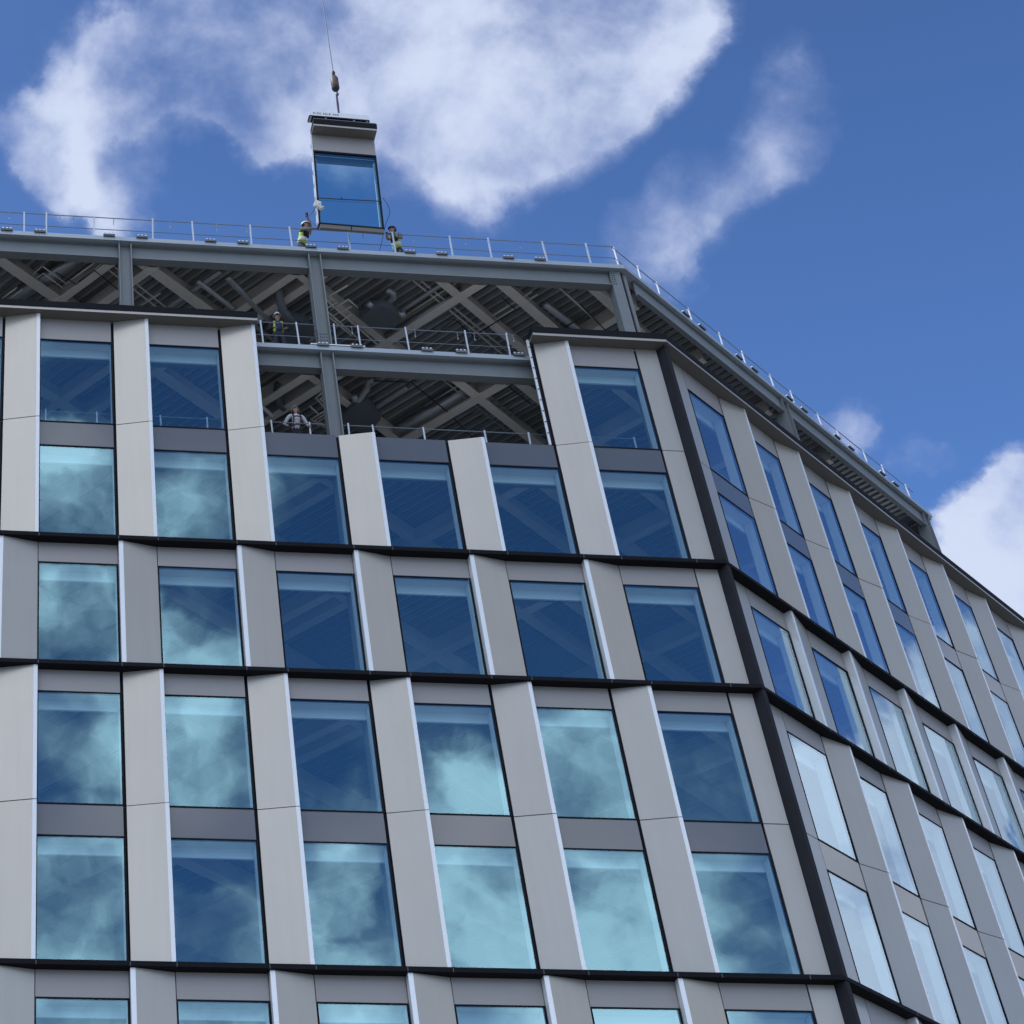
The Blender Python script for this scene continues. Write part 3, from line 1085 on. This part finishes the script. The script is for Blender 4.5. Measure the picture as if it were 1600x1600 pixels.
t = serv('pipe_rack', 'parallel sprinkler pipes under the middle of the roof deck', 'pipes',
         [[(11.2, 1.0), (13.6, 3.0), (15, 4.2)], [(11.45, 1.0), (13.8, 2.95), (15.2, 4.1)], [(12.6, .9), (11.2, 2.6)], [(14.9, 1.2), (13.4, 3.0)], [(15.1, 1.3), (13.6, 3.1)], [(15.6, .9), (17.6, 2.6)]], CEILB, 0.03, 38.2, n=6)
hang(t, [(12.4, 2.0, 38.2), (14.3, 2.1, 38.2)], 38.55)
t = serv('pipe_rack', 'row of thin pipes at the right of the lower opening', 'pipes',
         [[(11.6, 1.0), (13.9, 2.95)], [(12.3, .9), (11.3, 2.1)], [(12.55, .95), (11.5, 2.2)], [(13.9, 1.0), (12.8, 2.3)], [(14.2, 1.1), (13.1, 2.4)], [(14.5, 1.2), (13.4, 2.5)], [(14.8, 1.3), (13.7, 2.6)]], GALV, 0.028, 34.2, n=6)
hang(t, [(12.7, 1.93, 34.2)], 34.55)
t = serv('duct', 'wide rectangular duct crossing behind the middle roof beams', 'duct', [[(10.2, 4.6), (12.9, 1.4)]], GALV, 0.1, 38.25, square=(.42, .22))
hang(t, [(11.5, 3.06, 38.25)], 38.55)
t = serv('duct', 'wide rectangular duct crossing above the long black conduit of the lower opening', 'duct', [[(10.0, 4.4), (12.5, 1.4)]], GALV, 0.1, 34.28, square=(.40, .20))
hang(t, [(11.2, 2.96, 34.28)], 34.55)
t = serv('duct', 'rectangular duct behind the pipes at the far left under the roof', 'duct', [[(-1.5, 3.6), (1.2, .95)]], GALV, 0.1, 38.3, square=(.36, .18))
hang(t, [(-.1, 2.2, 38.3)], 38.55)
t = serv('duct', 'long round duct between the two left columns under the roof', 'duct', [[(3.2, 3.6), (5.4, 1.0)]], GALV, 0.09, 38.15, flex=.03)
hang(t, [(4.3, 2.3, 38.15)], 38.55)


def service_unit(label, pts, z, h, ztop):
    cx = sum(p[0] for p in pts) / len(pts)
    cy = sum(p[1] for p in pts) / len(pts)
    t = thing('service_unit', label, 'ventilation unit', (cx, cy, z))
    mb = MB()
    mb.prism([(x - cx, y - cy) for x, y in pts], 0, h, UNITM)
    part('casing', mb, t)
    mb = MB()
    mb.prism([((x - cx) * .97, (y - cy) * .97) for x, y in pts], -0.02, -0.001, UNITM)
    part('base_plate', mb, t)
    mb = MB()
    for x, y in pts[::2]:
        mb.bar(((x - cx) * .9, (y - cy) * .9, h), ((x - cx) * .9, (y - cy) * .9, ztop - z), 0.014, 0.014, GALV)
    part('hanger', mb, t)
    for x, y in (pts[1], pts[4]):
        mb = MB()
        mb.tube([((x - cx) * .8, (y - cy) * .8, h * .5), ((x - cx) * 1.22, (y - cy) * 1.22, h * .5)], 0.1, GALV, 12)
        part('spigot', mb, t, smooth=True)
    return t


service_unit('dark grey eight-sided unit hung under the roof deck right of the bare column', [(9.8, 2.25), (10.03, 1.78), (10.35, 1.62), (10.66, 1.74), (11.03, 2.1), (10.95, 2.5), (10.62, 2.74), (10.2, 2.6)], 37.7, 0.28, 38.55)
service_unit('dark grey unit hung in the lower opening, partly behind the column', [(8.86, 2.36), (9.16, 1.81), (9.66, 1.92), (10.05, 2.45), (9.9, 2.9), (9.64, 3.05), (9.15, 2.96), (8.95, 2.7)], 33.9, 0.28, 34.55)
service_unit('dark unit in the shade behind the worker of the upper opening', [(7.3, 2.7), (7.6, 2.3), (8.1, 2.35), (8.5, 2.8), (8.4, 3.2), (8.0, 3.4), (7.6, 3.3), (7.35, 3.0)], 37.6, 0.3, 38.55)
# ------------------------------------------------------------------ the hoisted facade unit
ROLL = 0.036
HX, HY, HZ = 8.34, 0.30, 39.48
U = thing('hoisted_facade_unit', 'tall glass and grey metal facade unit hanging from a crane above the roof edge', 'facade unit', (HX, HY, HZ))
U.rotation_euler = (0, ROLL, 0)
U.scale = (1.008, 1.008, 1.008)
mb = MB()
mb.box(0.03, 1.95, -0.03, 0.06, 0.0, 0.15, BEIGE)
mb.box(0.955, 0.985, -0.035, -0.029, 0.0, 0.15, GASKET)
part('sill', mb, U)
mb = MB()
mb.box(0.0, 1.97, -0.03, 0.12, 0.152, 0.225, GASKET)
mb.box(0.0, 1.97, -0.03, 0.12, 3.40, 3.47, GASKET)
mb.box(0.0, 0.05, -0.03, 0.12, 0.226, 3.399, GASKET)
mb.box(1.92, 1.97, -0.03, 0.12, 0.226, 3.399, GASKET)
part('frame', mb, U)
mb = MB()
mb.box(0.051, 1.919, 0.0, 0.02, 0.226, 3.399, GLASS2, skip='kblrt')
part('pane', mb, U)
mb = MB()
mb.box(0.05, 1.92, 0.13, 0.24, 3.18, 3.40, UNITM)
mb.box(1.87, 1.918, 0.03, 0.12, 0.226, 3.17, REVEAL)
mb.box(0.052, 0.085, 0.03, 0.12, 0.226, 3.17, REVEAL)
part('inner_frame', mb, U)
mb = MB()
mb.box(0.02, 1.965, -0.005, 0.10, 3.472, 4.22, HEADER)
part('header_panel', mb, U)
mb = MB()
mb.box(-0.01, 1.98, -0.37, 0.10, 4.222, 4.30, BEIGE)
part('soffit', mb, U)
mb = MB()
mb.box(-0.01, 1.98, -0.376, -0.371, 4.221, 4.299, PANEL)
part('drip_edge', mb, U)
mb = MB()
mb.box(-0.01, 1.99, -0.39, 0.10, 4.302, 4.53, BLACK)
mb.box(0.0, 1.98, -0.35, 0.10, 4.532, 4.60, STEEL)
part('cornice', mb, U)
mb = MB()
mb.box(-0.045, -0.002, -0.02, 0.10, 0.2, 4.2, EDGE)
for k in range(6):
    mb.box(-0.052, -0.046, 0.0, 0.06, 0.6 + k * .6, 0.78 + k * .6, STEEL)
part('side_profile', mb, U)
# lifting beam on top
LB = thing('lifting_beam', 'white steel lifting beam with dark stencilled marks on top of the hanging unit', 'lifting beam', (HX + 0.17, HY, HZ + 4.74))
LB.rotation_euler = (0, ROLL, 0)
mb = MB()
mb.box(-0.10, 1.80, -0.33, -0.02, 0.06, 0.27, EDGE)
part('beam', mb, LB)
mb = MB()
for x in (-0.06, 0.42, 1.32, 1.74):
    mb.box(x - .03, x + .03, -0.30, -0.06, 0.0, 0.06, GALV)
mb.box(-0.12, 1.82, -0.31, -0.05, 0.03, 0.058, GASKET)
part('feet', mb, LB)
mb = MB()
x = 0.02
for w_ in (.05, .03, .05, .05, .0, .04, .05, .03, .05, .0, .05, .04, .05):
    if w_:
        mb.box(x, x + w_, -0.334, -0.331, 0.13, 0.13 + (.07 if w_ != .03 else .045), UNITM)
        mb.box(x + .012, x + w_ - .008, -0.336, -0.335, 0.15, 0.165, EDGE)
    x += w_ + .022 if w_ else .05
part('stencil_marks', mb, LB)
mb = MB()
mb.tube([(0.86, -.17, 0.27), (0.86, -.17, 0.36)], 0.05, BEIGE, 8)
mb.tube([(0.82, -.17, 0.36), (0.9, -.17, 0.42)], 0.03, BLKC, 8)
part('lifting_eye', mb, LB)
# crane hook block and rope
BROWN = mat('rusty_paint', (0.16, 0.10, 0.08), 0.5, 0.2, 0.35, 9)
CH = thing('crane_hook_block', 'brown and black crane ball weight with sling on a thin vertical rope', 'crane hook', (9.43, HY - .17, 45.38))
mb = MB()
mb.tube([(0, 0, 1.35), (0.03, 0, 90)], 0.016, RAILM, 6)
part('rope', mb, CH)
mb = MB()
mb.tube([(0, 0, 0.52), (0, 0, 0.58), (0, 0, 0.95), (0, 0, 1.05), (0, 0, 1.12)], [0.09, 0.125, 0.125, 0.09, 0.03], BROWN, 16)
part('ball_weight', mb, CH, smooth=True)
mb = MB()
mb.tube([(0, 0, 0.36), (0, 0, 0.42), (0, 0, 0.50), (0, 0, 0.519)], [0.03, 0.10, 0.128, 0.128], BLKC, 16)
part('lower_cap', mb, CH, smooth=True)
mb = MB()
mb.tube([(0, 0, 1.12), (0, 0, 1.18), (0, 0, 1.26), (0, 0, 1.33), (0, 0, 1.38)], [0.02, 0.05, 0.06, 0.04, 0.015], BLKC, 8)
part('swivel', mb, CH)
mb = MB()
mb.tube([(0, 0, .36), (0.03, 0, .28), (0.06, 0, .22), (0.04, 0, .15), (0.0, 0, .14)], 0.022, BLKC, 8)
part('hook', mb, CH)
PURP = mat('purple_sling', (0.10, 0.06, 0.12), 0.8, 0, 0.1, 6)
mb = MB()
mb.tube([(0.0, 0, .2), (-0.01, 0, -.3), (-0.02, 0, -.78)], [.03, .038, .03], PURP, 6)
part('sling', mb, CH)
# strap, pad and tag lines on the hanging unit
mb = MB()
mb.bar((-0.02, -0.045, 0), (1.99, -0.045, 0.09), 0.012, 0.035, BLKC)
mb.box(0.73, 0.77, -0.055, -0.04, 0.045, 0.11, BLKC)
st = thing('strap', 'dark strap pulled taut across the lower glass of the hanging unit', 'strap', (HX + .05, HY, HZ + 1.28), None, mb.mesh('strap'))
st.rotation_euler = (0, ROLL, 0)
mb = MB()
WHT = mat('white_cloth', (0.78, 0.76, 0.72), 0.9, 0, 0.1, 12)
pad = bmesh.new()
bmesh.ops.create_icosphere(pad, subdivisions=3, radius=1.0)
for v in pad.verts:
    n = math.sin(v.co.x * 5 + 1) * math.cos(v.co.z * 6) * .18 + math.sin(v.co.y * 9) * .08
    v.co = Vector((v.co.x * .12, v.co.y * .10, v.co.z * .17)) * (1 + n)
    if v.co.z < -.05:
        v.co.x += .07
me = bpy.data.meshes.new('cloth_pad')
pad.to_mesh(me)
pad.free()
me.materials.append(WHT)
thing('cloth_pad', 'crumpled white cloth pad tied to the left edge of the hanging unit', 'cloth', (HX + .03, HY - .06, HZ + .93), None, me)


def rope(label, pts, r=.012):
    b = Vector(pts[0])
    mb = MB()
    P = [Vector(p) - b for p in pts]
    Q = []
    for i in range(len(P) - 1):
        p0, p1, p2, p3 = P[max(i - 1, 0)], P[i], P[i + 1], P[min(i + 2, len(P) - 1)]
        for k in range(6):
            t_ = k / 6
            Q.append(0.5 * ((2 * p1) + (p2 - p0) * t_ + (2 * p0 - 5 * p1 + 4 * p2 - p3) * t_ * t_ + (3 * p1 - p0 - 3 * p2 + p3) * t_ ** 3))
    Q.append(P[-1])
    mb.tube(Q, r, BLKC, 6)
    return thing('tag_line', label, 'rope', b, None, mb.mesh('tag_line', True))


rope('thin tag line held by the left roof worker, tied to the cloth pad', [(8.32, .2, 40.4), (8.2, .45, 40.25), (8.12, .70, 40.36), (8.2, .66, 40.15), (8.3, .5, 39.8)], .009)
rope('slack tag line looping beside the right edge of the hanging unit', [(10.42, .22, 40.9), (10.54, .22, 40.6), (10.56, .22, 40.25), (10.44, .25, 39.9), (10.34, .3, 39.6), (10.25, .6, 39.2), (10.1, 1.0, 38.75)], .009)

# ------------------------------------------------------------------ people
SKIN_ = mat('skin', (0.36, 0.21, 0.15), 0.6, 0, 0.05, 10)
HAT = mat('helmet_white', (0.85, 0.86, 0.88), 0.3, 0, 0.02, 5)
HATD = mat('helmet_dark', (0.03, 0.03, 0.035), 0.35, 0, 0.05, 5)
HIVIS = mat('hi_vis_yellow', (0.52, 0.66, 0.10), 0.8, 0, 0.12, 14)
REFL = mat('reflective_tape', (0.75, 0.77, 0.75), 0.4, 0.2, 0.05, 14)
NAVY = mat('navy_cloth', (0.02, 0.03, 0.07), 0.9, 0, 0.15, 10)
BLKCL = mat('black_cloth', (0.015, 0.015, 0.02), 0.9, 0, 0.15, 10)
GREYCL = mat('grey_cloth', (0.55, 0.58, 0.60), 0.9, 0, 0.12, 12)
DARKTR = mat('dark_trousers', (0.03, 0.035, 0.05), 0.9, 0, 0.12, 12)
KHAKI = mat('khaki_sleeve', (0.20, 0.17, 0.13), 0.9, 0, 0.12, 12)
EYEW = mat('eye_white', (0.7, 0.68, 0.65), 0.4, 0, 0.02, 5)
DARKH = mat('dark_hair', (0.02, 0.014, 0.01), 0.8, 0, 0.2, 30)
LIP = mat('lips', (0.25, 0.09, 0.08), 0.6, 0, 0.05, 5)
HARN = mat('harness_red', (0.10, 0.015, 0.03), 0.8, 0, 0.1, 12)


def skin_mesh(name, verts, edges, radii, root=0, sub=1):
    me = bpy.data.meshes.new(name)
    me.from_pydata(verts, edges, [])
    o = bpy.data.objects.new(name + '_tmp', me)
    COL.objects.link(o)
    m = o.modifiers.new('s', 'SKIN')
    m.use_smooth_shade = True
    m.branch_smoothing = 0.6
    for i, r in enumerate(radii):
        sv = me.skin_vertices[0].data[i]
        sv.radius = r if isinstance(r, tuple) else (r, r)
        sv.use_root = i == root
    m2 = o.modifiers.new('b', 'SUBSURF')
    m2.levels = m2.render_levels = sub
    dg = bpy.context.evaluated_depsgraph_get()
    out = bpy.data.meshes.new_from_object(o.evaluated_get(dg))
    bpy.data.objects.remove(o)
    return out


def person(label, loc, yaw, hands, look=0.0, tilt=0.0, hat=HAT, top=BLKCL, sleeve=KHAKI, glove=BLKC, vest=True, harness=False, lean=0.0, vestm=HIVIS, legs=DARKTR, drop=0.0):
    """hands: two world points (left, right) the hands reach. yaw: where the body faces, degrees from +x ccw."""
    P = thing('person', label, 'person', loc)
    P.rotation_euler = (0, 0, 0)
    f = Vector((math.cos(R_(yaw)), math.sin(R_(yaw)), 0))
    l = Vector((-f.y, f.x, 0))          # the figure's left
    up = Vector((0, 0, 1))
    V, Eg, Rd, tagv = [], [], [], []

    def av(p, r, par=None, tg=''):
        V.append(tuple(p))
        Rd.append(r)
        tagv.append(tg)
        if par is not None:
            Eg.append((par, len(V) - 1))
        return len(V) - 1
    ch = f * lean
    pel = av(up * (.96 - drop), .145, None, 'leg')
    wai = av(up * (1.10 - drop) + ch * .3, .135, pel, 'top')
    che = av(up * (1.30 - drop) + ch * .7, .155, wai, 'top')
    nb = av(up * (1.45 - drop) + ch, .085, che, 'top')
    nk = av(up * (1.515 - drop) + ch * 1.05 + f * .005, .050, nb, 'skin')
    hd = Vector((0, 0, 1.60 - drop)) + ch * 1.1
    hf = Vector((math.cos(R_(yaw + look)), math.sin(R_(yaw + look)), 0))
    hu = (up * math.cos(R_(tilt)) - hf * math.sin(R_(tilt)))
    hfr = (hf * math.cos(R_(tilt)) + up * math.sin(R_(tilt)))
    h1 = av(hd + hfr * .028 - hu * .005, .074, nk, 'skin')
    h2 = av(hd + hu * .085 + hfr * .008, .100, h1, 'skin')
    av(hd + hu * .155, .062, h2, 'skin')
    for sg, hand in ((1, hands[0]), (-1, hands[1])):
        hip = av(up * (.90 - drop) + l * sg * .10, .105, pel, 'leg')
        kn = av(up * (.50 - drop * .35) + l * sg * .14 + f * (.03 + drop * .95), .070, hip, 'leg')
        an = av(up * .09 + l * sg * .13 - f * .02, .050, kn, 'leg')
        av(up * .045 + l * sg * .14 + f * .16, .042, an, 'shoe')
        sh = up * (1.42 - drop) + ch * .95 + l * sg * .19
        a = av(sh, .066, che if False else nb, 'arm')
        tgt = Vector(hand) - Vector(loc)
        d = tgt - sh
        L1, L2 = .29, .27
        dist = min(d.length, L1 + L2 - .01)
        dn = d.normalized()
        aa = (L1 * L1 - L2 * L2 + dist * dist) / (2 * dist)
        hh = math.sqrt(max(L1 * L1 - aa * aa, 0))
        bend = (-up * .8 + l * sg * .45 - f * .15)
        bend = (bend - dn * bend.dot(dn)).normalized()
        el = sh + dn * aa + bend * hh
        wr = sh + dn * dist
        e_ = av(el, .047, a, 'arm')
        fd = (wr - el).normalized()
        w_ = av(wr, .030, e_, 'arm')
        pm = av(wr + fd * .055, .034, w_, 'hand')
        side = fd.cross(up)
        side = side.normalized() if side.length > .1 else l
        dn2 = side.cross(fd).normalized()
        for k, ln in ((-1.5, .060), (-.5, .075), (.5, .08), (1.5, .068)):
            b1 = av(wr + fd * .10 + side * k * .019, .0095, pm, 'hand')
            b2 = av(wr + fd * (.10 + ln * .6) + side * k * .021 - dn2 * .02, .0085, b1, 'hand')
            av(wr + fd * (.10 + ln * .8) + side * k * .021 - dn2 * .05, .0075, b2, 'hand')
        th = av(wr + fd * .05 + side * .05 * sg - dn2 * .01, .011, w_, 'hand')
        av(wr + fd * .09 + side * .065 * sg - dn2 * .03, .009, th, 'hand')
    me = skin_mesh('body', V, Eg, Rd)
    mats = {'leg': legs, 'top': top, 'skin': SKIN_, 'arm': sleeve, 'hand': glove, 'shoe': BLKC}
    ks = list(mats)
    for k in ks:
        me.materials.append(mats[k])
    VV = [Vector(v) for v in V]
    for p in me.polygons:
        c = p.center
        b = min(range(len(VV)), key=lambda i: (VV[i] - c).length - (Rd[i] if not isinstance(Rd[i], tuple) else Rd[i][0]))
        p.material_index = ks.index(tagv[b])
        p.use_smooth = True
    # eyes, brows, mouth and ears set into the same body mesh
    bm = bmesh.new()
    bm.from_mesh(me)
    for m_ in (EYEW, DARKH, LIP):
        me.materials.append(m_)
    sd_ = hfr.cross(hu)
    fc = hd + hu * .06
    for (a_, b_, c_2, sx, sy, sz, mi) in ((.088, .018, .033, .010, .017, .010, 6), (.088, .018, -.033, .010, .017, .010, 6), (.097, .018, .033, .004, .007, .007, 7), (.097, .018, -.033, .004, .007, .007, 7),
                                         (.094, .038, .034, .006, .022, .005, 7), (.094, .038, -.034, .006, .022, .005, 7), (.088, -.052, 0, .008, .026, .007, 8),
                                         (.108, -.012, 0, .016, .013, .024, 2), (.0, .0, .096, .020, .010, .032, 2), (.0, .0, -.096, .020, .010, .032, 2)):
        r_ = bmesh.ops.create_icosphere(bm, subdivisions=2, radius=1.0)
        vs_ = r_['verts']
        for v in vs_:
            q = v.co.copy()
            v.co = fc + hfr * (a_ + q.x * sx) + sd_ * (c_2 + q.y * sy) + hu * (b_ + q.z * sz)
        for f_ in {f_ for v in vs_ for f_ in v.link_faces}:
            f_.material_index = mi
            f_.smooth = True
    bm.to_mesh(me)
    bm.free()
    part('body', me, P)
    # short hair under the helmet
    hb = bmesh.new()
    bmesh.ops.create_uvsphere(hb, u_segments=16, v_segments=10, radius=1.0)
    for v in hb.verts:
        v.co = fc + hu * .035 + hfr * (v.co.x * .095 - .022) + sd_ * v.co.y * .101 + hu * v.co.z * .098
    hm = bpy.data.meshes.new('hair')
    hb.to_mesh(hm)
    hb.free()
    hm.materials.append(DARKH)
    for p in hm.polygons:
        p.use_smooth = True
    part('hair', hm, P)
    # helmet
    hb = bmesh.new()
    bmesh.ops.create_uvsphere(hb, u_segments=20, v_segments=12, radius=1.0)
    bmesh.ops.bisect_plane(hb, geom=hb.verts[:] + hb.edges[:] + hb.faces[:], plane_co=(0, 0, -.05), plane_no=(0, 0, -1), clear_outer=True)
    for v in hb.verts:
        v.co = Vector((v.co.x * .125, v.co.y * .11, v.co.z * .125))
        if abs(v.co.y) < .03:
            v.co.z += .008
        if v.co.z < 0.005:
            v.co.x *= 1.04
            v.co.y *= 1.04
            if v.co.x > .08:
                v.co.x += .035 * (v.co.x / .13)
                v.co.z -= .012
    bmesh.ops.solidify(hb, geom=hb.faces[:], thickness=.006)
    hm = bpy.data.meshes.new('helmet')
    hb.to_mesh(hm)
    hb.free()
    hm.materials.append(hat)
    for p in hm.polygons:
        p.use_smooth = True
    ho = link('helmet', hm, P, hd + hu * .105)
    rm = Matrix((hfr, hu.cross(hfr), hu)).transposed()
    ho.rotation_euler = rm.to_euler()
    if vest:
        vv = [tuple(up * (1.0 - drop) + ch * .1), tuple(up * (1.12 - drop) + ch * .3), tuple(up * (1.30 - drop) + ch * .7), tuple(up * (1.42 - drop) + ch * .95), tuple(up * (1.43 - drop) + ch * .95 + l * .15), tuple(up * (1.43 - drop) + ch * .95 - l * .15)]
        vm = skin_mesh('vest', vv, [(0, 1), (1, 2), (2, 3), (3, 4), (3, 5)], [.172, .165, .182, .105, .085, .085])
        vm.materials.append(vestm)
        vm.materials.append(REFL)
        vm.materials.append(top)
        for p in vm.polygons:
            p.use_smooth = True
            z = p.center.z
            fr = (p.center - ch * .7).dot(f)
            if 1.10 < z + drop < 1.17:
                p.material_index = 1
            elif fr > .08 and abs((p.center).dot(l)) < .07 and z + drop > 1.0:
                p.material_index = 2
        part('vest', vm, P)
    if harness:
        mb = MB()
        for sg in (-1, 1):
            pts = [up * (1.02 - drop) + ch * .2 + l * sg * .12 + f * .15, up * (1.2 - drop) + ch * .5 + l * sg * .10 + f * .185, up * (1.36 - drop) + ch * .85 + l * sg * .10 + f * .15,
                   up * (1.50 - drop) + ch + l * sg * .11 + f * .02, up * (1.40 - drop) + ch * .9 + l * sg * .09 - f * .14]
            mb.tube(pts, .018, HARN, 6)
        mb.tube([up * (1.30 - drop) + ch * .75 + l * .12 + f * .17, up * (1.30 - drop) + ch * .75 + f * .20, up * (1.30 - drop) + ch * .75 - l * .12 + f * .17], .02, HARN, 6)
        mb.tube([up * (1.06 - drop) + ch * .3 + l * .15 + f * .10, up * (1.06 - drop) + ch * .3 + f * .185, up * (1.06 - drop) + ch * .3 - l * .15 + f * .10], .02, HARN, 6)
        part('harness', mb, P, smooth=True)
    return P


# people
person('roof worker in white helmet and yellow vest, holding the left edge of the unit', (7.92, 1.06, TOPZ), -52, ((8.16, 0.72, 40.46), (8.36, .42, 39.62)), look=20, tilt=10, top=BLKCL, sleeve=KHAKI, lean=.25, drop=.20)
person('roof worker in dark helmet and yellow vest, holding the right edge of the unit', (10.92, 1.04, TOPZ), -128, ((10.72, .66, 39.75), (10.42, .42, 39.60)), look=-20, tilt=10, hat=HATD, top=BLKCL, sleeve=KHAKI, lean=.23, drop=.20)
person('worker in white helmet, dark top and yellow vest behind the upper opening rail', (6.95, 1.02, MIDZ), -95, ((7.15, .80, 35.75), (6.75, .80, 35.75)), look=0, tilt=-4, top=NAVY, sleeve=BLKCL, glove=SKIN_)
person('worker in grey shirt and red harness looking up over the lower opening rail', (7.13, 0.93, 30.98), -88, ((7.45, .68, 31.98), (6.80, .68, 31.98)), look=-12, tilt=42, top=GREYCL, sleeve=GREYCL, glove=SKIN_, vest=False, harness=True, lean=.12)
